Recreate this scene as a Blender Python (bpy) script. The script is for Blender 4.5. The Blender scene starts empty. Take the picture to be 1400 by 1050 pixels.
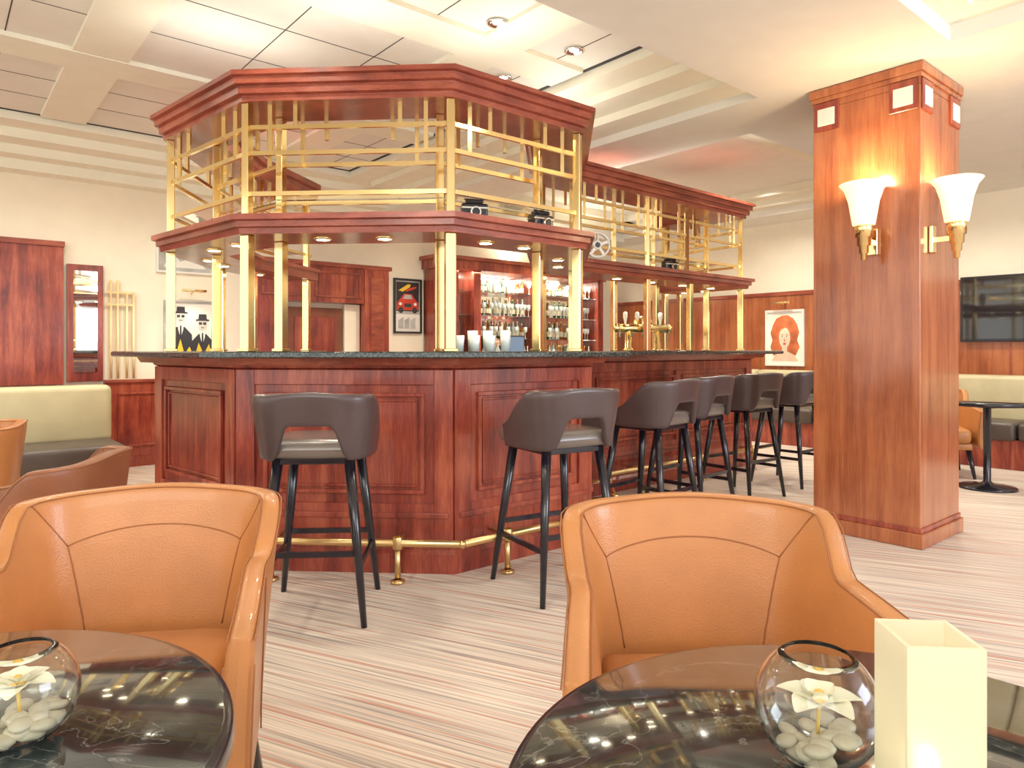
import bpy, bmesh, math, random
from mathutils import Vector, Matrix
random.seed(7)
TH=math.radians(40); CT,ST=math.cos(TH),math.sin(TH)
def R(u,v,z=0): return Vector((CT*u-ST*v, ST*u+CT*v, z))
scene=bpy.context.scene
try:
    scene.view_settings.view_transform='Standard'; scene.view_settings.look='None'; scene.view_settings.exposure=.22
except Exception as e: print(e)

# ---------------------------------------------------------------- materials
def newmat(name):
    m=bpy.data.materials.new(name); m.use_nodes=True
    nt=m.node_tree; b=nt.nodes['Principled BSDF']; return m,nt,b
def simple(name,col,rough=.5,metal=0,em=0,emc=None,trans=0,coat=0,ior=None,bump=0,bscale=80,var=.12):
    m,nt,b=newmat(name)
    b.inputs['Base Color'].default_value=(*col,1); b.inputs['Roughness'].default_value=rough
    b.inputs['Metallic'].default_value=metal; b.inputs['Transmission Weight'].default_value=trans
    b.inputs['Coat Weight'].default_value=coat
    if ior: b.inputs['IOR'].default_value=ior
    if em:
        b.inputs['Emission Color'].default_value=(*(emc or col),1); b.inputs['Emission Strength'].default_value=em
    if trans==0 and var>0:
        tc=nt.nodes.new('ShaderNodeTexCoord'); n=nt.nodes.new('ShaderNodeTexNoise'); n.inputs['Scale'].default_value=6
        r=nt.nodes.new('ShaderNodeValToRGB')
        r.color_ramp.elements[0].position=.3; r.color_ramp.elements[1].position=.7
        r.color_ramp.elements[0].color=(*[c*(1-var) for c in col],1); r.color_ramp.elements[1].color=(*[min(1,c*(1+var)) for c in col],1)
        nt.links.new(tc.outputs['Object'],n.inputs['Vector']); nt.links.new(n.outputs['Fac'],r.inputs['Fac']); nt.links.new(r.outputs['Color'],b.inputs['Base Color'])
    if bump:
        tc=nt.nodes.new('ShaderNodeTexCoord'); v=nt.nodes.new('ShaderNodeTexVoronoi'); v.inputs['Scale'].default_value=bscale
        bp=nt.nodes.new('ShaderNodeBump'); bp.inputs['Strength'].default_value=bump; bp.inputs['Distance'].default_value=.002
        nt.links.new(tc.outputs['Object'],v.inputs['Vector']); nt.links.new(v.outputs['Distance'],bp.inputs['Height']); nt.links.new(bp.outputs['Normal'],b.inputs['Normal'])
    return m
def wood(name,c1,c2,c3,sc=(9,9,.9),rough=.28,coat=.35,rz=0):
    m,nt,b=newmat(name)
    tc=nt.nodes.new('ShaderNodeTexCoord'); m0=nt.nodes.new('ShaderNodeMapping'); m0.inputs['Rotation'].default_value=(0,0,rz)
    mp=nt.nodes.new('ShaderNodeMapping'); mp.inputs['Scale'].default_value=sc
    n=nt.nodes.new('ShaderNodeTexNoise'); n.inputs['Scale'].default_value=1.6; n.inputs['Detail'].default_value=8; n.inputs['Distortion'].default_value=.6
    mp2=nt.nodes.new('ShaderNodeMapping'); mp2.inputs['Scale'].default_value=tuple(s*9 for s in sc)
    n2=nt.nodes.new('ShaderNodeTexNoise'); n2.inputs['Scale'].default_value=1.6; n2.inputs['Detail'].default_value=4
    n3=nt.nodes.new('ShaderNodeTexNoise'); n3.inputs['Scale'].default_value=3.0; n3.inputs['Detail'].default_value=3
    ad=nt.nodes.new('ShaderNodeMath'); ad.operation='MULTIPLY_ADD'; ad.inputs[1].default_value=.35
    ad2=nt.nodes.new('ShaderNodeMath'); ad2.operation='MULTIPLY_ADD'; ad2.inputs[1].default_value=.5
    r=nt.nodes.new('ShaderNodeValToRGB'); e=r.color_ramp.elements
    e[0].position=.6; e[0].color=(*c1,1); e[1].position=1.0; e[1].color=(*c3,1)
    k=e.new(.82); k.color=(*c2,1)
    L=nt.links.new
    L(tc.outputs['Object'],m0.inputs['Vector']); L(m0.outputs['Vector'],mp.inputs['Vector']); L(m0.outputs['Vector'],mp2.inputs['Vector'])
    L(mp.outputs['Vector'],n.inputs['Vector']); L(mp2.outputs['Vector'],n2.inputs['Vector']); L(tc.outputs['Object'],n3.inputs['Vector'])
    hf=nt.nodes.new('ShaderNodeMath'); hf.operation='MULTIPLY'; hf.inputs[1].default_value=.8
    L(n.outputs['Fac'],hf.inputs[0]); L(n2.outputs['Fac'],ad.inputs[0]); L(hf.outputs[0],ad.inputs[2])
    L(n3.outputs['Fac'],ad2.inputs[0]); L(ad.outputs[0],ad2.inputs[2]); L(ad2.outputs[0],r.inputs['Fac'])
    L(r.outputs['Color'],b.inputs['Base Color'])
    b.inputs['Roughness'].default_value=rough; b.inputs['Coat Weight'].default_value=coat; b.inputs['Coat Roughness'].default_value=.12
    return m
M={}
M['wood']=wood('cherry_wood',(.12,.017,.013),(.29,.050,.030),(.45,.11,.056))
M['woodh']=wood('cherry_wood_horizontal',(.17,.034,.022),(.30,.064,.036),(.40,.105,.056),sc=(3,3,12))
M['woodc']=wood('column_veneer',(.25,.065,.026),(.39,.118,.045),(.49,.17,.068),sc=(9,9,.5),rough=.25,coat=.6)
M['brass']=simple('brass',(.97,.76,.37),.14,1,var=.0)
M['brassd']=simple('brass_satin',(.78,.56,.26),.3,1,var=.05)
M['steel']=simple('chrome',(.8,.8,.78),.12,1,var=0)
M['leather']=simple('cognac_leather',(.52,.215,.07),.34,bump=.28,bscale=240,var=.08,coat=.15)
M['leatherd']=simple('cognac_leather_shaded',(.27,.10,.045),.38,bump=.25,bscale=240,var=.1)  # darker leather colour stands in for shadow on the left chair
M['seam']=simple('leather_seam',(.34,.125,.042),.5,var=0)
M['stool']=simple('dark_leather',(.078,.052,.052),.33,bump=.2,bscale=200,var=.1,coat=.15)
M['stoolseat']=simple('dark_leather_sheen',(.17,.14,.12),.26,bump=.15,bscale=200,var=.1,coat=.35)  # seat colour lightened to imitate light reflected off the seat tops
M['black']=simple('black_lacquer',(.012,.011,.018),.22,var=0,coat=.3)
M['dark']=simple('dark_grey',(.03,.028,.03),.35,var=.1)
M['tv']=simple('television_screen',(.012,.012,.014),.06,var=0,coat=.8)
M['beige']=simple('olive_beige_leather',(.56,.49,.30),.42,var=.06)
M['seatd']=simple('bench_seat_leather',(.085,.065,.055),.36,var=.1)
M['wall']=simple('cream_plaster',(.92,.85,.69),.85,var=.02)
M['ceil']=simple('ceiling_paint',(.84,.83,.76),.9,var=.02)
M['ceilstep']=simple('ceiling_step_paint',(.90,.88,.74),.9,var=.02)
M['white']=simple('off_white',(.85,.83,.76),.5,var=.02)
M['petal']=simple('petal',(.95,.90,.72),.5,var=.05)
M['petaly']=simple('petal_heart',(.85,.55,.12),.5,var=.05)
M['stone']=simple('pebble',(.68,.60,.45),.35,var=.2)
M['glass']=simple('clear_glass',(.97,1,.98),.0,trans=1,ior=1.36)
M['frost']=simple('frosted_glass',(.88,.84,.70),.35,trans=.6,em=.10,emc=(1,.86,.5))  # faint emission in the glass stands in for candle glow
M['shade']=simple('lit_glass_shade',(.95,.85,.68),.4,em=.9,emc=(1,.72,.42),var=0)
M['bulb']=simple('lamp_emitter',(1,.9,.7),.4,em=24,emc=(1,.84,.55),var=0)
M['mirror']=simple('mirror',(.8,.8,.78),.03,1,var=0)
M['yellow']=simple('poster_yellow',(.85,.6,.05),.6); M['red']=simple('poster_red',(.6,.06,.03),.6)
M['orange']=simple('poster_hair',(.50,.13,.045),.6,var=.35); M['skin']=simple('poster_skin',(.84,.56,.42),.6)
M['grey']=simple('grey_print',(.45,.45,.43),.6,var=.3); M['face']=simple('grey_face_print',(.62,.60,.56),.6,var=.2)
M['bgreen']=simple('bottle_green',(.03,.14,.05),.08,var=0,coat=.5); M['bamber']=simple('bottle_amber',(.35,.12,.02),.08,var=0,coat=.5)
M['bclear']=simple('bottle_clear',(.62,.68,.66),.06,var=0,coat=.5); M['label']=simple('bottle_label',(.8,.74,.55),.6)
M['screen']=simple('display_screen',(.05,.08,.12),.15,em=.35,emc=(.35,.5,.7),var=0)
M['door']=simple('door_brown',(.22,.07,.035),.4); M['line']=simple('shadow_gap',(.05,.05,.05),.8,var=0)
def stone(name,base,fleck,vein,sc,rough):
    m,nt,b=newmat(name); L=nt.links.new
    tc=nt.nodes.new('ShaderNodeTexCoord'); n=nt.nodes.new('ShaderNodeTexNoise'); n.inputs['Scale'].default_value=sc; n.inputs['Detail'].default_value=10; n.inputs['Roughness'].default_value=.7
    r=nt.nodes.new('ShaderNodeValToRGB'); e=r.color_ramp.elements; e[0].position=.45; e[0].color=(*base,1); e[1].position=.72; e[1].color=(*fleck,1)
    v=nt.nodes.new('ShaderNodeTexNoise'); v.inputs['Scale'].default_value=3.2; v.inputs['Detail'].default_value=8; v.inputs['Distortion'].default_value=2.2
    r2=nt.nodes.new('ShaderNodeValToRGB'); e=r2.color_ramp.elements; e[0].position=.495; e[0].color=(0,0,0,1); e[1].position=.505; e[1].color=(0,0,0,1); k=e.new(.5); k.color=(vein,vein,vein,1)
    mx=nt.nodes.new('ShaderNodeMix'); mx.data_type='RGBA'; mx.inputs[7].default_value=(.5,.5,.44,1)
    L(tc.outputs['Object'],n.inputs['Vector']); L(tc.outputs['Object'],v.inputs['Vector']); L(n.outputs['Fac'],r.inputs['Fac']); L(v.outputs['Fac'],r2.inputs['Fac'])
    L(r2.outputs['Color'],mx.inputs[0]); L(r.outputs['Color'],mx.inputs[6]); L(mx.outputs[2],b.inputs['Base Color'])
    b.inputs['Roughness'].default_value=rough; b.inputs['Coat Weight'].default_value=.6; b.inputs['Coat Roughness'].default_value=.03
    return m
M['granite']=stone('green_granite',(.012,.02,.02),(.16,.20,.18),0,70,.12)
M['marble']=stone('black_marble',(.012,.020,.020),(.075,.092,.086),.30,8,.08)
def carpet():
    m,nt,b=newmat('striped_carpet'); L=nt.links.new; N=nt.nodes.new
    tc=N('ShaderNodeTexCoord'); a=N('ShaderNodeMapping'); a.inputs['Rotation'].default_value=(0,0,math.radians(25))
    L(tc.outputs['Object'],a.inputs['Vector'])
    def st(sx,sy,loc):
        s=N('ShaderNodeMapping'); s.inputs['Scale'].default_value=(sx,sy,1); s.inputs['Location'].default_value=(loc,loc*2,0); n=N('ShaderNodeTexNoise'); n.inputs['Scale'].default_value=1; n.inputs['Detail'].default_value=2
        L(a.outputs['Vector'],s.inputs['Vector']); L(s.outputs['Vector'],n.inputs['Vector']); return n
    n1=st(1.2,100,0); r=N('ShaderNodeValToRGB'); e=r.color_ramp.elements
    e[0].position=.32; e[0].color=(.33,.28,.26,1); e[1].position=.66; e[1].color=(.80,.70,.58,1); k=e.new(.46); k.color=(.62,.53,.45,1)
    L(n1.outputs['Fac'],r.inputs['Fac'])
    n2=st(.9,55,7); r2=N('ShaderNodeValToRGB'); e=r2.color_ramp.elements; e[0].position=.53; e[0].color=(0,0,0,1); e[1].position=.66; e[1].color=(.75,.75,.75,1)
    L(n2.outputs['Fac'],r2.inputs['Fac'])
    mx=N('ShaderNodeMix'); mx.data_type='RGBA'; mx.inputs[7].default_value=(.54,.23,.15,1)
    L(r2.outputs['Color'],mx.inputs[0]); L(r.outputs['Color'],mx.inputs[6]); L(mx.outputs[2],b.inputs['Base Color'])
    n4=N('ShaderNodeTexNoise'); n4.inputs['Scale'].default_value=300; bp=N('ShaderNodeBump'); bp.inputs['Strength'].default_value=.3; bp.inputs['Distance'].default_value=.004
    L(tc.outputs['Object'],n4.inputs['Vector']); L(n4.outputs['Fac'],bp.inputs['Height']); L(bp.outputs['Normal'],b.inputs['Normal'])
    b.inputs['Roughness'].default_value=.95; return m
M['carpet']=carpet()

# ---------------------------------------------------------------- geometry
class B:
    def __init__(s): s.bm=bmesh.new(); s.mats=[]
    def mi(s,k):
        if k not in s.mats: s.mats.append(k)
        return s.mats.index(k)
    def merge(s,t):
        me=bpy.data.meshes.new('t'); t.to_mesh(me); s.bm.from_mesh(me); bpy.data.meshes.remove(me); t.free()
    def mbox(s,mat,size,k,bev=0,seg=2,smooth=False):
        t=bmesh.new(); bmesh.ops.create_cube(t,size=1,matrix=mat@Matrix.Diagonal((*size,1)))
        if bev: bmesh.ops.bevel(t,geom=t.edges[:],offset=bev,segments=seg,affect='EDGES',profile=.5)
        i=s.mi(k)
        for f in t.faces: f.material_index=i; f.smooth=smooth
        s.merge(t)
    def box(s,x0,x1,y0,y1,z0,z1,k,bev=0,seg=2,smooth=False):
        s.mbox(Matrix.Translation(((x0+x1)/2,(y0+y1)/2,(z0+z1)/2)),(abs(x1-x0),abs(y1-y0),abs(z1-z0)),k,bev,seg,smooth)
    def cbox(s,c,size,rz,k,bev=0,seg=2,smooth=False):
        s.mbox(Matrix.Translation(c)@Matrix.Rotation(rz,4,'Z'),size,k,bev,seg,smooth)
    def bar(s,p,q,w,h,k,bev=0):
        p=Vector(p);q=Vector(q);d=q-p;l=d.length;x=d/l
        up=Vector((0,0,1)) if abs(x.z)<.95 else Vector((0,1,0))
        y=up.cross(x).normalized(); z=x.cross(y)
        m=Matrix((x,y,z)).transposed().to_4x4(); m.translation=(p+q)/2
        s.mbox(m,(l,w,h),k,bev)
    def tube(s,pts,r,k,n=8,caps=True,rs=None):
        pts=[Vector(p) for p in pts]; rings=[]; i=s.mi(k); prev=None
        for j,p in enumerate(pts):
            d=(pts[min(j+1,len(pts)-1)]-pts[max(j-1,0)]).normalized()
            if prev is None:
                a=Vector((0,0,1)) if abs(d.z)<.9 else Vector((1,0,0)); x=a.cross(d).normalized()
            else: x=(prev-d*prev.dot(d)).normalized()
            prev=x; y=d.cross(x); rr=rs[j] if rs else r
            rings.append([s.bm.verts.new(p+x*rr*math.cos(2*math.pi*a/n)+y*rr*math.sin(2*math.pi*a/n)) for a in range(n)])
        for a,b in zip(rings,rings[1:]):
            for c in range(n):
                f=s.bm.faces.new((a[c],a[(c+1)%n],b[(c+1)%n],b[c])); f.material_index=i; f.smooth=True
        if caps:
            f=s.bm.faces.new(rings[0][::-1]); f.material_index=i; f=s.bm.faces.new(rings[-1]); f.material_index=i
    def lathe(s,prof,c,k,n=24,smooth=True):
        c=Vector(c); i=s.mi(k); rings=[]
        for r,z in prof:
            if r<1e-5: rings.append([s.bm.verts.new(c+Vector((0,0,z)))])
            else: rings.append([s.bm.verts.new(c+Vector((r*math.cos(2*math.pi*a/n),r*math.sin(2*math.pi*a/n),z))) for a in range(n)])
        for a,b in zip(rings,rings[1:]):
            for q in range(n):
                q2=(q+1)%n
                if len(a)==1 and len(b)==1: continue
                if len(a)==1: vs=(a[0],b[q2],b[q])
                elif len(b)==1: vs=(a[q],a[q2],b[0])
                else: vs=(a[q],a[q2],b[q2],b[q])
                f=s.bm.faces.new(vs); f.material_index=i; f.smooth=smooth
    def poly(s,pts,k):
        f=s.bm.faces.new([s.bm.verts.new(p) for p in pts]); f.material_index=s.mi(k); return f
    def sweep(s,path,prof,k,kfn=None):
        rows=[]
        for j in range(len(path)):
            rows.append([s.bm.verts.new((*off(path,j,o),z)) for o,z in prof])
        n=len(prof)
        for a,b in zip(rows,rows[1:]):
            for q in range(n):
                q2=(q+1)%n
                f=s.bm.faces.new((a[q],b[q],b[q2],a[q2])); f.material_index=s.mi(kfn(q) if kfn else k)
        for r in (rows[0],rows[-1]):
            f=s.bm.faces.new(r); f.material_index=s.mi(k)
    def sphere(s,c,sc,k,rot=None,n=12):
        t=bmesh.new(); m=Matrix.Translation(c)@(rot or Matrix.Identity(4))@Matrix.Diagonal((*sc,1))
        bmesh.ops.create_uvsphere(t,u_segments=n,v_segments=max(6,n//2+2),radius=1,matrix=m); i=s.mi(k)
        for f in t.faces: f.material_index=i; f.smooth=True
        s.merge(t)
    def mesh(s,name):
        bmesh.ops.recalc_face_normals(s.bm,faces=s.bm.faces[:])
        me=bpy.data.meshes.new(name); s.bm.to_mesh(me); s.bm.free()
        for k in s.mats: me.materials.append(M[k])
        return me
def link(name,me,parent=None,loc=(0,0,0),rz=0,sub=0):
    o=bpy.data.objects.new(name,me); scene.collection.objects.link(o); o.location=loc; o.rotation_euler=(0,0,rz)
    if parent: o.parent=parent
    if sub:
        m=o.modifiers.new('sub','SUBSURF'); m.levels=sub; m.render_levels=sub
    return o
def empty(name,loc,rz=0):
    o=bpy.data.objects.new(name,None); scene.collection.objects.link(o); o.location=loc; o.rotation_euler=(0,0,rz); o.empty_display_size=.1; return o
def off(path,j,o):
    P=[Vector(p) for p in path]
    def nrm(a,b):
        d=(b-a).normalized(); return Vector((-d.y,d.x))
    if j==0: return P[0]+nrm(P[0],P[1])*o
    if j==len(P)-1: return P[-1]+nrm(P[-2],P[-1])*o
    n1=nrm(P[j-1],P[j]); n2=nrm(P[j],P[j+1]); m=(n1+n2).normalized(); return P[j]+m*(o/m.dot(n1))

# ---------------------------------------------------------------- camera
cam=bpy.data.cameras.new('camera'); co=bpy.data.objects.new('camera',cam); scene.collection.objects.link(co)
co.location=(0,0,1.165); co.rotation_euler=(math.radians(90),0,0); cam.sensor_width=36; cam.lens=950/1400*36
cam.shift_y=-47/1400; cam.clip_start=.02; scene.camera=co

# ---------------------------------------------------------------- shell
U0,U1,V0,V1=-4,8.7,-4,7.8
b=B(); b.box(-9,12,-6,14,-.1,0,'carpet'); link('floor',b.mesh('floor'))
b=B(); b.box(U0,U1+.1,V1,V1+.1,0,3.2,'wall'); link('wall_back',b.mesh('wall_back'),rz=TH)
b=B(); b.box(U1,U1+.1,V0,V1,0,3.2,'wall'); link('wall_right',b.mesh('wall_right'),rz=TH)
b=B()
H=3.1
b.box(U0,U1+.1,V0,V1+.1,H,H+.1,'ceil')
b.box(U0,U1,1.37,2.5,2.85,H-.001,'ceil'); b.box(4.28,U1,V0,1.37,2.85,H-.001,'ceil')
b.box(U0,4.28,1.22,1.37,2.94,H-.001,'ceilstep'); b.box(4.13,4.28,V0,1.22,2.94,H-.001,'ceilstep')
for i,(a,c,z) in enumerate([(3.5,3.75,3.03),(3.75,4.0,2.97),(4.0,4.25,2.91)]): b.box(a,c,2.5,6.9,z,H-.001,'ceilstep')
b.box(4.25,4.9,2.5,V1,2.85,H-.001,'ceil')
b.box(4.9,U1,2.5,2.95,2.85,H-.001,'ceil'); b.box(8.1,U1,2.95,V1,2.85,H-.001,'ceil'); b.box(4.9,8.1,7.0,V1,2.8,H-.001,'ceil')
for k,(w,z) in enumerate([(.2,2.93),(.4,3.01)]):
    b.box(4.9,8.1,2.95,2.95+w,z,H-.001-k*.001,'ceilstep'); b.box(8.1-w,8.1,2.95,7.0,z,H-.001-k*.001,'ceilstep'); b.box(4.9,8.1,7.0-w,7.0,z,H-.001-k*.001,'ceilstep')
for a,c,z in [(6.9,7.15,3.03),(7.15,7.4,2.95),(7.4,7.6,2.87),(7.6,7.8,2.78)]: b.box(U0,4.25,a,c,z,H-.001,'ceilstep')
b.box(U0,3.5,6.87,6.9,H-.004,H,'line'); b.box(3.47,3.5,2.5,6.9,H-.004,H,'line')
for u in (-1.2,.7,2.6): b.box(u,u+.32,2.5,6.85,H-.025,H,'ceilstep')
for v in (3.35,5.2): b.box(U0,3.45,v,v+.32,H-.03,H,'ceilstep')
for u in (-.25,.35,1.65,2.25,3.2): b.box(u,u+.006,2.5,6.85,H-.002,H,'line')
for v in (4.1,4.65,5.95,6.4): b.box(U0,3.45,v,v+.006,H-.002,H,'line')
link('ceiling',b.mesh('ceiling'),rz=TH)

def dl(x,y,z):
    b=B(); b.lathe([(0.03,0),(.06,-.004),(.065,-.012),(.05,-.014),(.04,-.004),(.0,-.003)],(0,0,0),'steel',20)
    b.lathe([(0.0,-.006),(.028,-.0065)],(0,0,0),'bulb',16)
    link('ceiling_downlight',b.mesh('downlight'),loc=(x,y,z))
for x,y in [(-.086,4.1),(.4,4.48),(-.06,4.93),(-1.9,5.6),(-3.0,6.0),(-2.6,4.4)]: dl(x,y,3.1-.001)

# ---------------------------------------------------------------- bar
EL=(-2.16,6.35); PM=(-2.36,5.4); P0=(-2.28,4.4); P1=(-1.48,3.68); P2=(-.296,3.6); P3=(.502,4.26); P4=(.58,5.45); W=(2.47,7.08); W2=(1.9,7.85)
PATH=[EL,PM,P0,P1,P2,P3,P4,W,W2]
bar=empty('bar_counter',(0,0,0))
b=B()
b.sweep(PATH,[(.0,0),(0,.10),(.015,.12),(.015,.17),(.03,.17),(.03,1.06),(.01,1.07),(.0,1.09),(0,1.12),(.5,1.12),(.5,0)],'wood')
for s in range(1,len(PATH)-1):
    a=Vector(off(PATH,s,.03)); c=Vector(off(PATH,s+1,.03)); 
    d=(c-a); L=d.length; d.normalize(); n=Vector((d.y,-d.x)); 
    def fr(x0,x1,z0,z1,t,dep,k='wood'):
        for (p,q,zz0,zz1) in ((x0,x1,z0,z0+t),(x0,x1,z1-t,z1),(x0,x0+t,z0+t,z1-t),(x1-t,x1,z0+t,z1-t)):
            m=a+d*((p+q)/2)+n*(dep/2); b.cbox((m.x,m.y,(zz0+zz1)/2),(q-p,dep,zz1-zz0),math.atan2(d.y,d.x),k,.003,1)
    for x0,x1,z0,z1 in ((0.0,.10,.17,1.06),(L-.10,L,.17,1.06),(.10,L-.10,.98,1.06),(.10,L-.10,.17,.36)):
        m=a+d*((x0+x1)/2)+n*.009; b.cbox((m.x,m.y,(z0+z1)/2),(x1-x0,.018,z1-z0),math.atan2(d.y,d.x),'wood',.003,1)
    np_=max(1,round((L-.2)/1.0)); w=(L-.2)/np_
    for i in range(np_):
        x0=.10+i*w+.05; x1=.10+(i+1)*w-.05
        if i: 
            m=a+d*(.10+i*w)+n*.009; b.cbox((m.x,m.y,.67),(.08,.018,.62),math.atan2(d.y,d.x),'wood',.003,1)
        fr(x0,x1,.41,.94,.022,.022); fr(x0+.035,x1-.035,.445,.905,.012,.012)
    m=a+d*(L/2)+n*.016; b.cbox((m.x,m.y,.30),(L-.05,.03,.03),math.atan2(d.y,d.x),'wood',.006)
link('body',b.mesh('bar_body'),bar)
b=B(); b.sweep(PATH,[(-.2,1.122),(-.21,1.128),(-.21,1.149),(-.2,1.155),(.5,1.155),(.52,1.14),(.5,1.122)],'granite'); link('granite_top',b.mesh('granite_top'),bar)
b=B(); b.sweep(PATH,[(-.06,1.085),(-.08,1.121),(.45,1.121),(.45,1.085)],'woodh'); link('top_moulding',b.mesh('moulding'),bar)
# canopy
can=empty('bar_canopy',(0,0,0))
b=B()
CP=PATH
b.sweep(CP,[(.06,2.50),(.06,2.53),(.035,2.535),(.035,2.575),(.012,2.58),(.012,2.615),(-.01,2.62),(-.01,2.645),(.45,2.645),(.45,2.60),(.42,2.59),(.42,2.54),(.40,2.50)],'woodh')
link('cornice',b.mesh('cornice'),can)
b=B()
b.sweep(CP,[(.045,1.785),(.04,1.815),(.02,1.82),(.02,1.85),(-.005,1.855),(-.005,1.885),(.44,1.885),(.44,1.86),(.42,1.85),(.42,1.785)],'woodh')
link('shelf',b.mesh('shelf'),can)
b=B()
for j in range(len(CP)):
    for o in (.10,.35):
        p=off(CP,j,o)
        if j==0: p=Vector(p)+(Vector(CP[1])-Vector(CP[0])).normalized()*.08
        if j==len(CP)-1: p=Vector(p)+(Vector(CP[-2])-Vector(CP[-1])).normalized()*.08
        d=(Vector(CP[min(j+1,len(CP)-1)])-Vector(CP[max(j-1,0)])).normalized(); rz=math.atan2(d.y,d.x)
        b.cbox((p.x,p.y,1.47),(.056,.056,.63),rz,'brass',.004,1)
        b.cbox((p.x,p.y,2.193),(.046,.046,.615),rz,'brass',.004,1)
        b.cbox((p.x,p.y,1.163),(.075,.075,.016),rz,'brass',.003,1)
def lerp(p,q,t): return Vector(p)*(1-t)+Vector(q)*t
def rails(path,o,zs,t=.018):
    for j in range(len(path)-1):
        p=off(path,j,o);q=off(path,j+1,o);L=(q-p).length;d=(q-p)/L
        for z in zs: b.bar((*p,z),(*q,z),t,t+.006,'brass')
        for dist,zb in ((.13,2.23),(.27,2.37)):
            for e in (dist,L-dist):
                m=p+d*e; b.bar((*m,2.5),(*m,zb),.022,.022,'brass')
        if L>1.6:
            for e in (L*.38,L*.62):
                m=p+d*e; b.bar((*m,2.5),(*m,1.885),.035,.035,'brass')
                for s in (-.12,.12):
                    m2=p+d*(e+s); b.bar((*m2,2.5),(*m2,2.23),.022,.022,'brass')
rails(CP,.10,(2.37,2.23,2.01)); rails(CP,.35,(2.23,2.01))
for t in (.38,.64):
    for o in (.1,.35):
        p=lerp(off(CP,6,o),off(CP,7,o),t); b.cbox((p.x,p.y,1.47),(.05,.05,.63),TH,'brass',.004,1)
link('brass_frame',b.mesh('brass_frame'),can)
b=B(); b.sweep(CP,[(.13,2.025),(.13,2.031),(.32,2.031),(.32,2.025)],'glass'); link('glass_shelf',b.mesh('glass_shelf'),can)
b=B(); LP=[]
for j in range(len(CP)-1):
    p=off(CP,j,.22);q=off(CP,j+1,.22);n=2 if (q-p).length<1.6 else 5
    for i in range(n):
        m=p.lerp(q,(i+.5)/n+(0 if n>2 else (.08 if i==0 else -.08))); LP.append((m,j))
        b.lathe([(.05,0),(.05,-.006),(.036,-.010),(.034,-.001)],(m.x,m.y,1.785),'brass',16); b.lathe([(0,-.012),(.036,-.010)],(m.x,m.y,1.785),'bulb',16)
link('shelf_downlights',b.mesh('shelf_lights'),can)
def spot(loc,e,ang=120,col=(1,.88,.68),r=.03,blend=.6,rot=(0,0,0),name='spot'):
    l=bpy.data.lights.new(name,'SPOT'); l.energy=e; l.color=col; l.spot_size=math.radians(ang); l.spot_blend=blend; l.shadow_soft_size=r
    o=bpy.data.objects.new(name,l); scene.collection.objects.link(o); o.location=loc; o.rotation_euler=rot; return o
def area(loc,size,e,col=(1,.9,.75),rot=(0,0,0),name='area',sy=None):
    l=bpy.data.lights.new(name,'AREA'); l.energy=e; l.color=col; l.size=size
    if sy: l.shape='RECTANGLE'; l.size_y=sy
    o=bpy.data.objects.new(name,l); scene.collection.objects.link(o); o.location=loc; o.rotation_euler=rot; return o
for i,(m,j) in enumerate(LP):
    if i%2==0 and j>=1: spot((m.x,m.y,1.765),17,150,name='shelf_spot')
# foot rail
fr_=empty('brass_foot_rail',(0,0,0)); b=B()
FP=[off(PATH,j,-.15) for j in range(2,8)]
pts=[Vector((*p,.2)) for p in FP]; 
pts[0]=pts[0].lerp(pts[1],.1)
for p,q in zip(pts,pts[1:]): b.tube([p,q],.019,'brassd',12)
for p in pts[1:-1]: b.sphere(p,(.022,)*3,'brassd')
for j,(p,q) in enumerate(zip(pts,pts[1:])):
    L=(q-p).length; n=max(1,round(L/.75)); dd=(q-p)/L; nn=Vector((-dd.y,dd.x,0))
    for i in range(n):
        m=p.lerp(q,(i+.75)/n) if n==1 else p.lerp(q,(i+.5)/n); f=Vector((m.x,m.y,.001))
        b.tube([f,m-Vector((0,0,.015))],.015,'brassd',12); b.lathe([(0,.0),(.036,0),(.036,.012),(.018,.018)],f,'brassd',16)
        b.lathe([(.024,-.03),(.028,-.02),(.028,.02),(.024,.03)],m,'brassd',14)
        b.tube([m,m+nn*.15],.012,'brassd',8)
link('rail',b.mesh('foot_rail'),fr_)

# ---------------------------------------------------------------- column (local u,v)
C0=(2.38,4.05); cu=CT*C0[0]+ST*C0[1]; cv=-ST*C0[0]+CT*C0[1]; S=.64
b=B(); 
b.box(cu,cu+S,cv,cv+S,.1,2.72,'woodc',.006); b.box(cu-.02,cu+S+.02,cv-.02,cv+S+.02,0.001,.09,'woodc',.006); b.box(cu-.008,cu+S+.008,cv-.008,cv+S+.008,.09,.12,'wood',.003)
b.box(cu+.0,cu+S-.0,cv+.0,cv+S-.0,2.72,2.849,'woodc'); b.box(cu-.02,cu+S+.02,cv-.02,cv+S+.02,2.79,2.845,'woodc',.004); b.box(cu-.010,cu+S+.010,cv-.010,cv+S+.010,2.76,2.79,'woodc',.003)
def tile(face,a,z):
    s=.055
    if face=='u':
        b.box(cu-.012,cu,a-s-.025,a+s+.025,z-s-.03,z+s+.04,'wood',.003,1); b.box(cu-.018,cu-.01,a-s,a+s,z-s,z+s,'white',.003,1)
    else:
        b.box(a-s-.025,a+s+.025,cv-.012,cv,z-s-.03,z+s+.04,'wood',.003,1); b.box(a-s,a+s,cv-.018,cv-.01,z-s,z+s,'white',.003,1)
for a in (cv+.09,cv+S-.09): tile('u',a,2.66)
for a in (cu+.09,cu+S-.09): tile('v',a,2.66)
link('square_column',b.mesh('column'),rz=TH)
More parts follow.
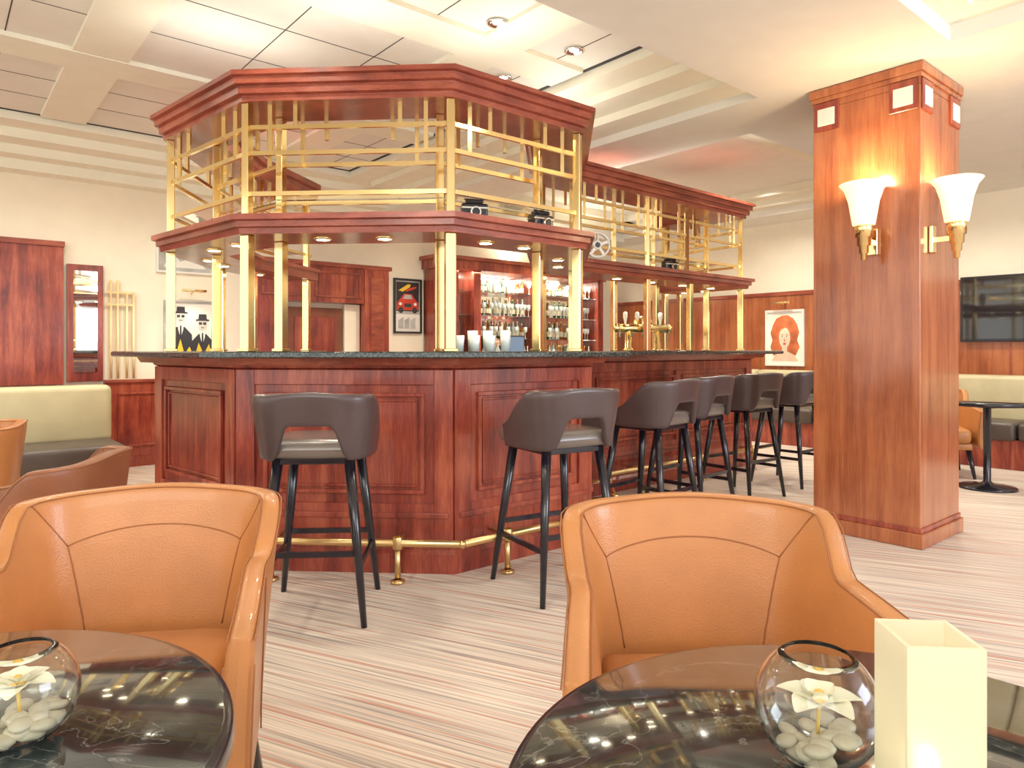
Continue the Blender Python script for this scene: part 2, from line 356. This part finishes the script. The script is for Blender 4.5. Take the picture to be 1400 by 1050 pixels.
def sconce(p,n):
    e=empty('wall_sconce',(p.x,p.y,0),math.atan2(n.y,n.x))
    b=B(); b.box(-.137,-.115,-.03,.03,1.74,1.9,'brass',.004)
    b.box(-.12,-.02,-.012,.012,1.80,1.83,'brass')
    prof=[(0,1.70),(.016,1.70),(.018,1.74),(.026,1.742),(.028,1.785),(.037,1.787),(.039,1.835),(.049,1.837),(.052,1.90),(.05,1.91),(0,1.91)]
    b.lathe(prof,(0,0,0),'brass',24); link('brass_stem',b.mesh('sconce_stem'),e)
    b=B(); b.lathe([(.045,1.905),(.062,1.91),(.072,1.97),(.085,2.05),(.108,2.12),(.136,2.155),(.132,2.157),(.102,2.12),(.08,2.05),(.066,1.975),(.05,1.92)],(0,0,0),'shade',32); link('glass_shade',b.mesh('sconce_shade'),e)
    l=bpy.data.lights.new('sconce_lamp','POINT'); l.energy=9; l.color=(1,.74,.42); l.shadow_soft_size=.05; o=bpy.data.objects.new('sconce_lamp',l); scene.collection.objects.link(o); o.parent=e; o.location=(0.02,0,2.2)
pu=R(cu-.14,cv+S/2-.06); sconce(pu,-R(1,0)); pv=R(cu+S/2-.17,cv-.14); sconce(pv,-R(0,1))

# ---------------------------------------------------------------- bar stool
def sm(x,a,c):
    t=max(0,min(1,(x-a)/(c-a))); return t*t*(3-2*t)
def stool_meshes():
    b=B(); b.box(-.215,.215,-.205,.225,.695,.785,'stoolseat',.045,3,True); seat=b.mesh('stool_seat')
    b=B(); i=b.mi('stool'); NT,NH=56,7; g=[]
    for a in range(NT+1):
        th=-112+224*a/NT; at=abs(th)
        bot=.695+.15*(1-sm(at,20,36)); top=.99-.01*sm(at,0,45)-.17*sm(at,52,112)
        row=[]
        for h in range(NH+1):
            z=bot+(top-bot)*h/NH; lean=.035*max(0,(z-.72)/.26)
            r=.232+lean; sx,cx=math.sin(math.radians(th)),math.cos(math.radians(th))
            sq=1/(abs(sx)**3.4+abs(cx)**3.4)**(1/3.4)
            row.append(b.bm.verts.new((sx*r*sq*.98,-cx*r*sq,z)))
        g.append(row)
    for a in range(NT):
        for h in range(NH):
            f=b.bm.faces.new((g[a][h],g[a+1][h],g[a+1][h+1],g[a][h+1])); f.smooth=True; f.material_index=i
    back=b.mesh('stool_back')
    b=B(); tops={}
    for sx in (-1,1):
        for sy in (-1,1):
            p=Vector((sx*.15,sy*.15,.70)); q=Vector((sx*.225,sy*.235,.0)); tops[(sx,sy)]=(p,q)
            b.tube([p,p.lerp(q,.5),q],.02,'black',10,rs=[.024,.020,.013])
    at=lambda k,z: tops[k][0].lerp(tops[k][1],(.70-z)/.70)
    for k1,k2,z in (((-1,-1),(1,-1),.30),((1,-1),(1,1),.24),((1,1),(-1,1),.30),((-1,1),(-1,-1),.24)): b.bar(at(k1,z),at(k2,z),.014,.024,'black')
    b.box(-.17,.17,-.17,.17,.675,.70,'black',.004)
    return seat,back,b.mesh('stool_legs')
SM=stool_meshes()
def stool(x,y,deg):
    e=empty('bar_stool',(x,y,0),math.radians(deg)); link('seat',SM[0],e,sub=1)
    o=link('backrest',SM[1],e); m=o.modifiers.new('s','SOLIDIFY'); m.thickness=.034; m.offset=0; m2=o.modifiers.new('b','SUBSURF'); m2.levels=m2.render_levels=1
    link('legs',SM[2],e)
for s in [(-.86,3.13,4),(.215,3.44,30),(.87,4.38,46),(1.27,4.97,44),(1.84,5.57,36),(2.44,6.12,40)]: stool(*s)

# ---------------------------------------------------------------- tub chair (faces -Y)
def catmull(P,n):
    out=[]; P=[P[0]*2-P[1]]+P+[P[-1]*2-P[-2]]
    for i in range(1,len(P)-2):
        for k in range(n):
            t=k/n; a,b_,c,d=P[i-1],P[i],P[i+1],P[i+2]
            out.append(.5*((2*b_)+(c-a)*t+(2*a-5*b_+4*c-d)*t*t+(3*b_-a-3*c+d)*t**3))
    out.append(P[-2]); return out
half=[Vector(p) for p in ((0,.30),(.10,.297),(.195,.278),(.245,.225),(.272,.12),(.30,-.07),(.328,-.30))]
full=[Vector((-p.x,p.y)) for p in half[:0:-1]]+half
raw=catmull(full,12)
cum=[0]
for a,c in zip(raw,raw[1:]): cum.append(cum[-1]+(c-a).length)
TOT=cum[-1]
def C(t):
    s=(t+1)/2*TOT
    for i in range(len(raw)-1):
        if cum[i+1]>=s-1e-9:
            f=(s-cum[i])/(cum[i+1]-cum[i]); p=raw[i].lerp(raw[i+1],f); d=(raw[min(i+2,len(raw)-1)]-raw[max(i-1,0)]).normalized(); return p,Vector((-d.y,d.x))
    return raw[-1],Vector((1,0))
def topz(t):
    a=abs(t); return .797-.015*sm(a,0,.36)-.125*sm(a,.35,.50)-.045*sm(a,.5,1)
def shell(t,z,side):
    p,n=C(t); a=abs(t); lean=(.035*(1-sm(a,.38,.6))+.020)*(max(0,z-.30)/.5)**1.2
    q=p+n*(lean+side); return Vector((q.x,q.y,z))
def chair_meshes(k):
    b=B(); i=b.mi(k); NT=72; rows=[]
    for a in range(NT+1):
        t=-1+2*a/NT; tz=topz(t); T=.026; row=[]
        for z in (.27,.36,.46,.56,.66,.74): row.append(shell(t,.27+(tz-.02-.27)*(z-.27)/.49,T))
        row+= [shell(t,tz-.004,T*.92),shell(t,tz,T*.5),shell(t,tz,-T*.5),shell(t,tz-.004,-T*.92)]
        for z in (.74,.66,.56,.46,.36,.27): row.append(shell(t,.27+(tz-.02-.27)*(z-.27)/.49,-T-(.012*math.sin((z-.27)/.49*math.pi))))
        rows.append([b.bm.verts.new(v) for v in row])
    n=len(rows[0])
    for r,s in zip(rows,rows[1:]):
        for q in range(n):
            f=b.bm.faces.new((r[q],s[q],s[(q+1)%n],r[(q+1)%n])); f.smooth=True; f.material_index=i
    for r in (rows[0],rows[-1]):
        m=n//2
        for q in range(m-1):
            f=b.bm.faces.new((r[q],r[q+1],r[n-2-q],r[n-1-q])); f.material_index=i
    sh=b.mesh('chair_shell')
    b=B(); b.box(-.25,.25,-.315,.24,.31,.45,k,.05,4,True); b.box(-.26,.26,-.29,.255,.25,.32,k,.02,2,True); st=b.mesh('chair_seat')
    b=B(); r=.0018
    b.tube([shell(-1+2*a/60,topz(-1+2*a/60)-.006,.0255) for a in range(61)],r,'seam',6)
    b.tube([shell(-1+2*a/60,topz(-1+2*a/60)-.006,-.0255) for a in range(61)],r,'seam',6)
    def inn(t,z):
        tz=topz(t); f=min(1,max(0,(z-.27)/(tz-.02-.27))); return shell(t,z,-.0265-.012*math.sin(f*math.pi))
    E=.27
    A=[inn(-E+2*E*j/30,.695-.04*((-E+2*E*j/30)/E)**2) for j in range(31)]; b.tube(A,r,'seam',6)
    for s in (-1,1):
        b.tube([inn(s*(E-.05*j/12),.655-.22*j/12) for j in range(13)],r,'seam',6)
        b.tube([inn(s*(E+.085*j/8),.655+(topz(E+.085)-.01-.655)*j/8) for j in range(9)],r,'seam',6)
        b.tube([shell(s,z/100,.027) for z in range(28,60,4)],r,'seam',6); b.tube([shell(s,z/100,-.03) for z in range(28,60,4)],r,'seam',6)
        b.tube([shell(s*.62,.28+(topz(.62)-.30)*j/8,.0275) for j in range(9)],r,'seam',6)
    se=b.mesh('chair_seams')
    b=B()
    for sx in (-1,1):
        for sy in (-1,1): b.tube([(sx*.23,sy*.22-.02,.26),(sx*.27,sy*.27-.02,0)],.02,'black',10,rs=[.024,.013])
    return sh,st,se,b.mesh('chair_legs')
CM={k:chair_meshes(k) for k in ('leather','leatherd')}
def chair(x,y,deg,k='leather'):
    e=empty('tub_armchair',(x,y,0),math.radians(deg)); m=CM[k]
    link('shell',m[0],e,sub=1); link('seat',m[1],e,sub=1); link('seams',m[2],e); link('legs',m[3],e)
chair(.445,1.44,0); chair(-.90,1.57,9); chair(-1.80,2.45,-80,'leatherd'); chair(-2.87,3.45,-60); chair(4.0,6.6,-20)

# ---------------------------------------------------------------- tables
def table(x,y,r,name='round_table'):
    e=empty(name,(x,y,0)); b=B()
    b.lathe([(0,.73),(r-.012,.73),(r-.010,.7285)],(0,0,0),'marble',96)
    b.lathe([(r-.010,.7285),(r-.003,.727),(r,.722),(r+.001,.705),(r-.006,.698),(r-.03,.695),(0,.695)],(0,0,0),'black',96); link('marble_top',b.mesh('table_top'),e)
    b=B(); b.lathe([(0,.695),(.10,.695),(.10,.68),(.03,.67),(.028,.06),(.05,.035),(.21,.018),(.22,.0),(0,0)],(0,0,0),'black',40); link('pedestal',b.mesh('pedestal'),e)
table(.375,.645,.39); table(-.70,.70,.39); table(4.0,5.85,.33)

def flower(b,c,s,seed):
    rnd=random.Random(seed)
    for layer,(n,el,l) in enumerate(((5,.35,1.0),(4,1.0,.75))):
        for i in range(n):
            a=2*math.pi*i/n+layer*.5+rnd.uniform(-.15,.15)
            d=Vector((math.cos(a)*math.cos(el),math.sin(a)*math.cos(el),math.sin(el))); side=Vector((-math.sin(a),math.cos(a),0)); up=d.cross(side)*-1
            g=[]
            for j in range(7):
                t=j/6; w=s*.36*l*math.sin(math.pi*min(.97,t*.9+.08))**.8; ctr=Vector(c)+d*s*l*t+Vector((0,0,-s*.25*t*t))
                g.append([b.bm.verts.new(ctr+side*w*q+up*(-abs(q)**2)*w*.4) for q in (-1,-.5,0,.5,1)])
            for r1,r2 in zip(g,g[1:]):
                for q in range(4):
                    f=b.bm.faces.new((r1[q],r1[q+1],r2[q+1],r2[q])); f.smooth=True; f.material_index=b.mi('petal')
    b.sphere(Vector(c)+Vector((0,0,s*.12)),(s*.16,s*.16,s*.2),'petaly')
def bowl(x,y,rad,seed):
    e=empty('glass_bowl_with_flower',(x,y,.731)); b=B(); pr=[]
    a0,a1=-68,58
    for j in range(17):
        a=math.radians(a0+(a1-a0)*j/16); pr.append((rad*math.cos(a),rad*math.sin(a)+rad*.93))
    inn=[((rad-.0025)*math.cos(math.radians(a0+(a1-a0)*j/16)),(rad-.0025)*math.sin(math.radians(a0+(a1-a0)*j/16))+rad*.93+.001*(1-j/16)) for j in range(16,-1,-1)]
    b.lathe([(0,.0015)]+pr+inn+[(0,inn[-1][1])],(0,0,0),'glass',40); link('bowl',b.mesh('bowl'),e)
    b=B(); rnd=random.Random(seed)
    for i in range(26):
        a=rnd.uniform(0,6.28); z=.015+rnd.random()*.014; rr=rad*.62*math.sqrt(rnd.random()); 
        b.sphere((rr*math.cos(a),rr*math.sin(a),z),(.014,.011,.006),'stone',Matrix.Rotation(rnd.uniform(0,3),4,'Z')@Matrix.Rotation(rnd.uniform(-.4,.4),4,'X'),10)
    link('pebbles',b.mesh('pebbles'),e)
    b=B(); flower(b,(0,-.004,.062),rad*.74,seed); b.tube([(0,0,.025),(0,-.004,.062)],.002,'petaly',6); link('orchid',b.mesh('flower'),e)
bowl(.323,.735,.0635,3); bowl(-.545,.77,.058,5)
e=empty('candle_holder',(.375,.627,.731),math.radians(-5)); b=B(); w=.0325;t=.004;h=.178
for x0,x1,y0,y1 in ((-w,w,-w,-w+t),(-w,w,w-t,w),(-w,-w+t,-w+t,w-t),(w-t,w,-w+t,w-t)): b.box(x0,x1,y0,y1,0,h,'frost')
b.box(-w+t,w-t,-w+t,w-t,0,.008,'frost'); link('frosted_box',b.mesh('holder'),e)
b=B(); b.lathe([(0,.009),(.022,.009),(.023,.045),(.02,.046),(0,.043)],(0,0,0),'white',24); b.tube([(0,0,.043),(0,0,.055)],.001,'black',5); b.sphere((0,0,.062),(.005,.005,.013),'bulb'); link('tealight',b.mesh('tealight'),e)

# ---------------------------------------------------------------- back wall furniture (local u,v)
def rb(name,fn,parent=None):
    b=B(); fn(b); return link(name,b.mesh(name),rz=TH)
def f(b):
    for i in range(-3,2):
        x1=1.18-(1-i)*.95; b.box(x1-.94,x1,6.62,6.80,.40,.87,'beige',.05,4,True); b.box(x1-.94,x1,6.06,6.68,.24,.43,'seatd',.04,4,True)
    b.box(-3.4,1.18,6.13,6.8,.0,.25,'wood'); b.box(-3.4,1.18,6.80,7.69,0,.80,'wood')
rb('upholstered_bench',f)
def f(b):
    b.box(-4,.97,7.72,7.8,.84,2.17,'wood'); 
    for u in (-1.9,-.95,0.0): b.box(u-.012,u+.012,7.712,7.72,.86,2.13,'wood',.003)
    b.box(-4,.98,7.70,7.8,2.13,2.18,'woodh',.004)
rb('trim_1',f)
def f(b):
    b.box(1.31,3.0,7.73,7.8,.0,.84,'wood'); b.box(1.31,3.0,7.71,7.8,.84,.87,'woodh',.004)
    for u in (1.42,1.98,2.54): 
        for a,c,z0,z1 in ((u,u+.45,.2,.22),(u,u+.45,.72,.74),(u,u+.02,.22,.72),(u+.43,u+.45,.22,.72)): b.box(a,c,7.715,7.73,z0,z1,'wood',.003,1)
    b.box(1.31,3.0,7.715,7.73,0,.1,'wood')
rb('wainscot_back',f)  # panelled wood wainscot with a skirting strip
def f(b):
    b.box(1.0,1.30,7.74,7.8,.86,1.98,'wood',.004); b.box(1.05,1.25,7.73,7.742,.95,1.92,'mirror')
    for z in (1.05,1.25,1.7,1.82): b.box(1.05,1.25,7.724,7.732,z,z+.012,'brass')
rb('framed_mirror',f)
def f(b):
    for u in (1.36,1.42,1.50,1.56): b.box(u,u+.02,7.76,7.78,.88,1.85 if u<1.45 else 1.72,'brassd')
    for z in (1.72,1.6): b.box(1.33,1.58,7.755,7.775,z,z+.02,'brassd')
rb('brass_wall_rail',f)
class Pic:
    def __init__(s,wall,a,z0,w,h,frame,mat,fw=.025):
        s.b=B(); s.wall=wall;s.a=a;s.z0=z0;s.w=w;s.h=h;s.lay=0
        s.bx(-fw,w+fw,-fw,0,frame,.03);s.bx(-fw,w+fw,h,h+fw,frame,.03);s.bx(-fw,0,0,h,frame,.03);s.bx(w,w+fw,0,h,frame,.03);s.bx(0,w,0,h,mat,.012)
    def bx(s,x0,x1,y0,y1,k,d):
        a=s.a
        if s.wall=='b': s.b.box(a+x0,a+x1,7.8-d,7.799,s.z0+y0,s.z0+y1,k)
        else: s.b.box(8.66-d,8.659,a-x1,a-x0,s.z0+y0,s.z0+y1,k)
    def pg(s,pts,k):
        s.lay+=1; d=.0125+.0006*s.lay; L=[]
        for x,y in pts:
            x*=s.w;y*=s.h
            L.append((s.a+x,7.8-d,s.z0+y) if s.wall=='b' else (8.66-d,s.a-x,s.z0+y))
        s.b.poly(L,k)
    def el(s,cx,cy,rx,ry,k): s.pg([(cx+rx*math.cos(i*math.pi/10),cy+ry*math.sin(i*math.pi/10)) for i in range(20)],k)
    def done(s,name): 
        return link(name,s.b.mesh(name),rz=TH)
p=Pic('b',1.87,1.0,.50,.66,'grey','white',.018)
def man(cx,cy):
    p.pg([(cx-.24,0),(cx-.22,cy-.28),(cx-.08,cy-.16),(cx+.08,cy-.16),(cx+.22,cy-.28),(cx+.25,0)],'dark')
    p.pg([(cx-.06,cy-.08),(cx+.06,cy-.08),(cx+.05,cy-.2),(cx,cy-.34),(cx-.05,cy-.2)],'white'); p.pg([(cx-.015,cy-.14),(cx+.015,cy-.14),(cx+.02,cy-.34),(cx,cy-.38),(cx-.02,cy-.34)],'dark')
    p.el(cx,cy,.085,.11,'face'); p.pg([(cx-.075,cy+.03),(cx-.01,cy+.03),(cx-.015,cy-.01),(cx-.07,cy-.01)],'dark'); p.pg([(cx+.075,cy+.03),(cx+.01,cy+.03),(cx+.015,cy-.01),(cx+.07,cy-.01)],'dark'); p.pg([(cx-.03,cy-.06),(cx+.03,cy-.06),(cx+.03,cy-.05),(cx-.03,cy-.05)],'dark')
    p.pg([(cx-.14,cy+.055),(cx+.14,cy+.055),(cx+.13,cy+.075),(cx+.085,cy+.08),(cx+.075,cy+.16),(cx-.075,cy+.16),(cx-.085,cy+.08),(cx-.13,cy+.075)],'dark')
man(.29,.77); man(.72,.66)
p.pg([(.05,.02),(.12,.34),(.2,.2),(.28,.42),(.36,.18),(.46,.3),(.55,.12),(.64,.36),(.74,.18),(.85,.34),(.95,.04)],'yellow'); p.done('framed_poster')
p=Pic('b',1.8,1.98,.52,.26,'white','grey',.02); p.pg([(.1,.15),(.9,.15),(.7,.6),(.4,.4),(.25,.8)],'white'); p.done('framed_print')
p=Pic('b',4.58,1.40,.37,.66,'dark','grey'); 
p.pg([(0,0),(1,0),(1,.34),(0,.34)],'white'); p.pg([(.04,.4),(.96,.4),(.96,.97),(.04,.97)],'dark')
p.pg([(.12,.80),(.5,.93),(.62,.93),(.6,.88),(.3,.78)],'yellow'); p.pg([(.4,.82),(.85,.9),(.85,.86),(.45,.78)],'red')
p.pg([(.06,.42),(.06,.56),(.2,.64),(.34,.74),(.66,.74),(.8,.64),(.94,.56),(.94,.42)],'red'); p.pg([(.30,.64),(.38,.72),(.62,.72),(.70,.64)],'grey')
p.el(.22,.42,.1,.06,'line'); p.el(.78,.42,.1,.06,'line'); p.el(.2,.54,.06,.03,'white'); p.el(.8,.54,.06,.03,'white'); p.pg([(.36,.48),(.64,.48),(.64,.55),(.36,.55)],'line')
for q in (.12,.36,.6): p.pg([(q,.06),(q+.2,.06),(q+.2,.28),(q,.22)],'grey')
p.done('car_poster')
p=Pic('r',4.95,.98,.48,.68,'white','white',.03)
p.pg([(.06,.05),(.94,.05),(.94,.95),(.06,.95)],'petal')
p.pg([(.16,.16),(.08,.32),(.14,.46),(.08,.6),(.16,.76),(.26,.88),(.42,.93),(.58,.94),(.74,.88),(.86,.76),(.92,.6),(.86,.46),(.93,.32),(.82,.16)],'orange')
p.pg([(.12,.05),(.22,.17),(.4,.23),(.6,.23),(.78,.17),(.9,.05)],'skin'); p.pg([(.42,.18),(.58,.18),(.57,.4),(.43,.4)],'skin')
p.el(.5,.50,.165,.20,'skin'); p.pg([(.33,.58),(.34,.72),(.5,.80),(.67,.74),(.68,.58),(.63,.66),(.52,.70),(.40,.66)],'orange')
for ex in (.43,.57):
    p.el(ex,.53,.035,.016,'white'); p.el(ex,.53,.016,.015,'dark'); p.pg([(ex-.04,.56),(ex+.04,.56),(ex+.03,.57),(ex-.03,.57)],'orange')
p.el(.5,.385,.045,.016,'red'); p.pg([(.485,.43),(.515,.43),(.505,.5)],'orange'); p.done('portrait_poster')
for wall,a,z in (('b',2.12,1.78),('r',4.7,1.78)):
    b=B()
    def q(al,d): return (al,7.8-d) if wall=='b' else (8.66-d,al)
    x0,y0=q(a-.12,.12);x1,y1=q(a+.12,.12); b.tube([(x0,y0,z),(x1,y1,z)],.014,'brass',10); c0=q(a,.0);c1=q(a,.12); b.tube([(*c0,z-.03),(*c1,z)],.006,'brass',6)
    link('picture_light',b.mesh('picture_light'),rz=TH)
    l=q(a,.2); p_=R(*l); spot((p_.x,p_.y,z-.02),5,110,name='picture_spot')
def f(b):
    b.box(2.75,4.38,7.62,7.8,1.72,2.16,'wood'); b.box(2.72,4.42,7.59,7.8,2.14,2.19,'woodh',.004)
    b.box(4.05,4.38,7.60,7.8,0,2.14,'wood'); b.box(2.75,2.95,7.60,7.8,0,1.72,'wood')
    for a,c in ((2.8,3.35),(3.42,4.0)):
        for x0,x1,z0,z1 in ((a,c,1.78,1.80),(a,c,2.06,2.08),(a,a+.02,1.80,2.06),(c-.02,c,1.80,2.06)): b.box(x0,x1,7.605,7.62,z0,z1,'woodh',.002,1)
    b.box(4.13,4.30,7.59,7.6,.3,2.05,'woodh',.002,1)
rb('trim_2',f)
def f(b):
    b.box(3.12,3.82,7.74,7.79,0.005,1.66,'door',.004); b.box(2.96,3.10,7.72,7.79,0,1.71,'wood'); b.box(3.84,4.04,7.72,7.79,0,1.71,'wall')
    b.box(3.22,3.72,7.73,7.74,.2,.8,'wood',.004,1); b.box(3.22,3.72,7.73,7.74,.95,1.55,'wood',.004,1); b.lathe([(0,0),(.03,0),(.03,.03),(0,.04)],(3.76,7.70,1.0),'brass',12)
rb('door_1',f)
def f(b):
    b.box(5.0,8.1,7.25,7.78,0,.95,'wood'); b.box(4.98,8.12,7.2,7.78,.95,.99,'granite'); b.box(5.0,8.1,7.74,7.79,.99,2.3,'mirror')
    b.box(4.98,8.12,7.38,7.79,2.22,2.36,'wood'); b.box(4.94,8.16,7.34,7.79,2.34,2.39,'woodh',.004)
    for a in (5.0,5.55,6.7,7.95): b.box(a,a+.12 if a>5.1 else a+.3,7.4,7.78,.99,2.22,'wood',.004)
    for z in (1.3,1.62,1.94): b.box(5.3,7.95,7.45,7.74,z,z+.015,'glass')
    for i in range(3): b.box(5.1+i,5.95+i,7.235,7.25,.12,.85,'wood',.006,1)
rb('back_bar_cabinet',f)
b=B(); rnd=random.Random(4)
for z in (.991,1.317,1.637,1.957):
  for row,(va,vb) in enumerate(((7.50,7.54),(7.63,7.67))):
    u=5.72+row*.04
    while u<7.88:
        if 6.64<u<6.88: u=6.88
        v=rnd.uniform(va,vb)
        if row==0 and z>1:
            if rnd.random()<.75:
                r=.03; b.lathe([(0,0),(.028,.002),(.004,.008),(.004,.08),(r,.11),(r*.95,.17),(r*.9,.17),(r*.9,.115),(0,.09)],(u,v,z),'bclear',10)
            u+=.075; continue
        r=rnd.uniform(.028,.040); h=rnd.uniform(.22,.28) if z<1.9 else rnd.uniform(.16,.22); k=rnd.choice(['bgreen','bamber','bclear','bclear','bamber'])
        b.lathe([(0,0),(r,0),(r,h*.58),(r*.75,h*.68),(r*.32,h*.76),(r*.32,h*.95),(0,h*.95)],(u,v,z),k,10); b.lathe([(r*.34,h*.93),(r*.38,h),(0,h)],(u,v,z),'brass',8)
        b.lathe([(r*1.02,h*.15),(r*1.02,h*.45)],(u,v,z),'label',10); u+=r*2+.015
link('liquor_bottles',b.mesh('bottles'),rz=TH)
def f(b):
    b.box(6.0,6.32,7.24,7.40,.991,1.04,'dark',.008); b.box(6.12,6.2,7.30,7.34,1.04,1.14,'dark'); b.box(5.98,6.34,7.28,7.32,1.12,1.36,'dark',.008); b.box(6.0,6.32,7.275,7.281,1.14,1.34,'screen')
rb('cash_register',f)
def f(b):
    b.box(8.66,8.7,V0,7.7,0,1.88,'woodc'); b.box(8.64,8.7,V0,7.7,1.88,1.93,'woodh',.004)
    for i in range(9): b.box(8.65,8.66,-2+i*1.05,-1.98+i*1.05,0,1.88,'woodh',.002,1)
rb('trim_3',f)
def f(b):
    for i in range(8):
        y=-1.0+i*1.0; b.box(8.42,8.62,y,y+.98,.42,.90,'beige',.05,4,True); b.box(7.95,8.5,y,y+.98,.28,.46,'seatd',.04,4,True)
    b.box(8.02,8.62,-1,6.98,0,.29,'wood')
rb('sofa_bench',f)
def f(b):
    b.box(8.60,8.655,1.2,2.66,1.25,1.95,'black',.006); b.box(8.596,8.602,1.23,2.63,1.28,1.92,'tv')
rb('wall_television',f)
def f3(loc,rz,name,fn):
    b=B(); fn(b); return link(name,b.mesh(name),loc=loc,rz=rz)
def camf(b):
    b.box(-.075,.075,-.04,.04,0,.10,'black',.012,3); b.box(-.05,.05,-.035,.035,.10,.125,'dark',.008); b.box(-.075,.075,-.042,.042,.07,.078,'steel')
    b.tube([(0,-.04,.045),(0,-.075,.045)],.03,'steel',20); b.tube([(0,-.075,.045),(0,-.08,.045)],.022,'black',20)
    b.tube([(-.045,0,.125),(-.045,0,.14)],.012,'steel',12); b.tube([(.045,0,.125),(.045,0,.14)],.012,'steel',12)
p=lerp(off(CP,4,.2),off(CP,5,.2),.22); f3((p.x,p.y,1.886),math.radians(12),'vintage_camera',camf)
p=lerp(off(CP,4,.2),off(CP,5,.2),.80); f3((p.x,p.y,1.886),math.radians(40),'vintage_camera',camf)
p=lerp(off(CP,6,.2),off(CP,7,.2),.6); f3((p.x,p.y,1.886),math.radians(30),'vintage_camera',camf)
b=B(); n=40; Rr=.095
for y in (-.012,.012):
    b.tube([(Rr*math.cos(2*math.pi*i/n),y,Rr*math.sin(2*math.pi*i/n)) for i in range(n+1)],.008,'white',6)
    b.tube([(.028*math.cos(2*math.pi*i/n),y,.028*math.sin(2*math.pi*i/n)) for i in range(n+1)],.008,'white',6)
    for i in range(5):
        a=2*math.pi*i/5+.3; b.bar((.025*math.cos(a),y,.025*math.sin(a)),(Rr*math.cos(a),y,Rr*math.sin(a)),.006,.022,'white')
b.tube([(0,-.014,0),(0,.014,0)],.024,'dark',16)
p=lerp(off(CP,6,.1),off(CP,7,.1),.03); link('film_reel',b.mesh('film_reel'),loc=(p.x+.13,p.y-.09,1.985),rz=math.radians(10)); 
def tap(b):
    for x in (-.15,.15): b.lathe([(0,0),(.05,0),(.05,.01),(.03,.02),(.028,.2),(0,.2)],(x,0,0),'brass',20)
    b.tube([(-.26,0,.2),(.26,0,.2)],.038,'brass',20); b.sphere((-.26,0,.2),(.042,)*3,'brass'); b.sphere((.26,0,.2),(.042,)*3,'brass')
    for x in (-.18,-.06,.06,.18):
        b.tube([(x,.03,.2),(x,.09,.2),(x,.1,.12)],.01,'steel',8); b.lathe([(.008,.22),(.01,.26),(.02,.30),(.018,.34),(0,.35)],(x,0,0),'white',12)
    b.sphere((0,0,.25),(.10,.02,.06),'brass')
p=lerp(off(PATH,6,.22),off(PATH,7,.22),.45); f3((p.x,p.y,1.156),math.radians(20),'beer_tap_tower',tap)
def gl(b):
    rnd=random.Random(2)
    for i in range(7):
        x=(i%4)*.09; y=(i//4)*.09; h=rnd.choice((.09,.12)); b.lathe([(0,0),(.026,0),(.032,h),(.029,h),(.024,.006),(0,.006)],(x,y,0),'bclear',14)
p=lerp(off(PATH,4,.3),off(PATH,5,.3),.15); f3((p.x,p.y,1.156),math.radians(10),'drinking_glasses',gl)

# ---------------------------------------------------------------- lights
w=bpy.data.worlds.new('world'); scene.world=w; w.use_nodes=True
w.node_tree.nodes['Background'].inputs[0].default_value=(1,.985,.92,1); w.node_tree.nodes['Background'].inputs[1].default_value=1.65
area((-.8,-2.2,2.6),3.2,80,(1,.98,.9),(math.radians(62),0,0),'front_fill_light',1.6)  # added area light behind the camera; no window is built there
area((5.2,.2,2.2),2.4,130,(.72,.80,1),(math.radians(75),0,math.radians(65)),'side_window_light',1.6)
for u,v,en in ((1.0,3.2,50),(2.2,4.6,65),(.2,5.0,85),(2.0,6.2,105),(4.6,4.3,65),(6.2,5.5,110),(6.0,3.6,90),(6.2,2.0,85),(4.6,6.4,120),(3.0,2.0,45),(1.2,2.0,38),(7.6,2.4,120),(7.5,4.4,115),(7.4,.6,85),(-.6,6.2,115),(.8,6.5,65)):
    p=R(u,v); spot((p.x,p.y,2.84 if (v<2.5 or 4.25<u<4.9) else 3.05),en,160,(1,.95,.80),.08,1,name='ceiling_fill_spot')  # added fill spots at ceiling height, no fixtures drawn for them
for j in range(2,7):
    m=lerp(off(CP,j,.22),off(CP,j+1,.22),.5); L=(Vector(CP[j+1])-Vector(CP[j])); area((m.x,m.y,2.67),L.length*.7,2.5,(1,.98,.86),(math.pi,0,-math.atan2(L.y,L.x)),'canopy_fill_up',.15)  # added strips hidden behind the cornice to brighten the ceiling
p=R(6.5,7.55); area((p.x,p.y,2.42),2.6,20,(1,.92,.72),(math.pi,0,-TH),'cabinet_top_fill',.15)  # added hidden strip on the cabinet, lights the ceiling above
p=R(6.5,7.42); area((p.x,p.y,2.20),2.5,32,(1,.92,.74),(math.radians(20),0,TH),'cabinet_shelf_fill',.05)  # added light under the cabinet top to brighten the bottles
p=R(6.5,6.7); spot((p.x,p.y,2.75),80,120,name='backbar_fill_spot')  # added fill spot for the back bar, no fixture drawn
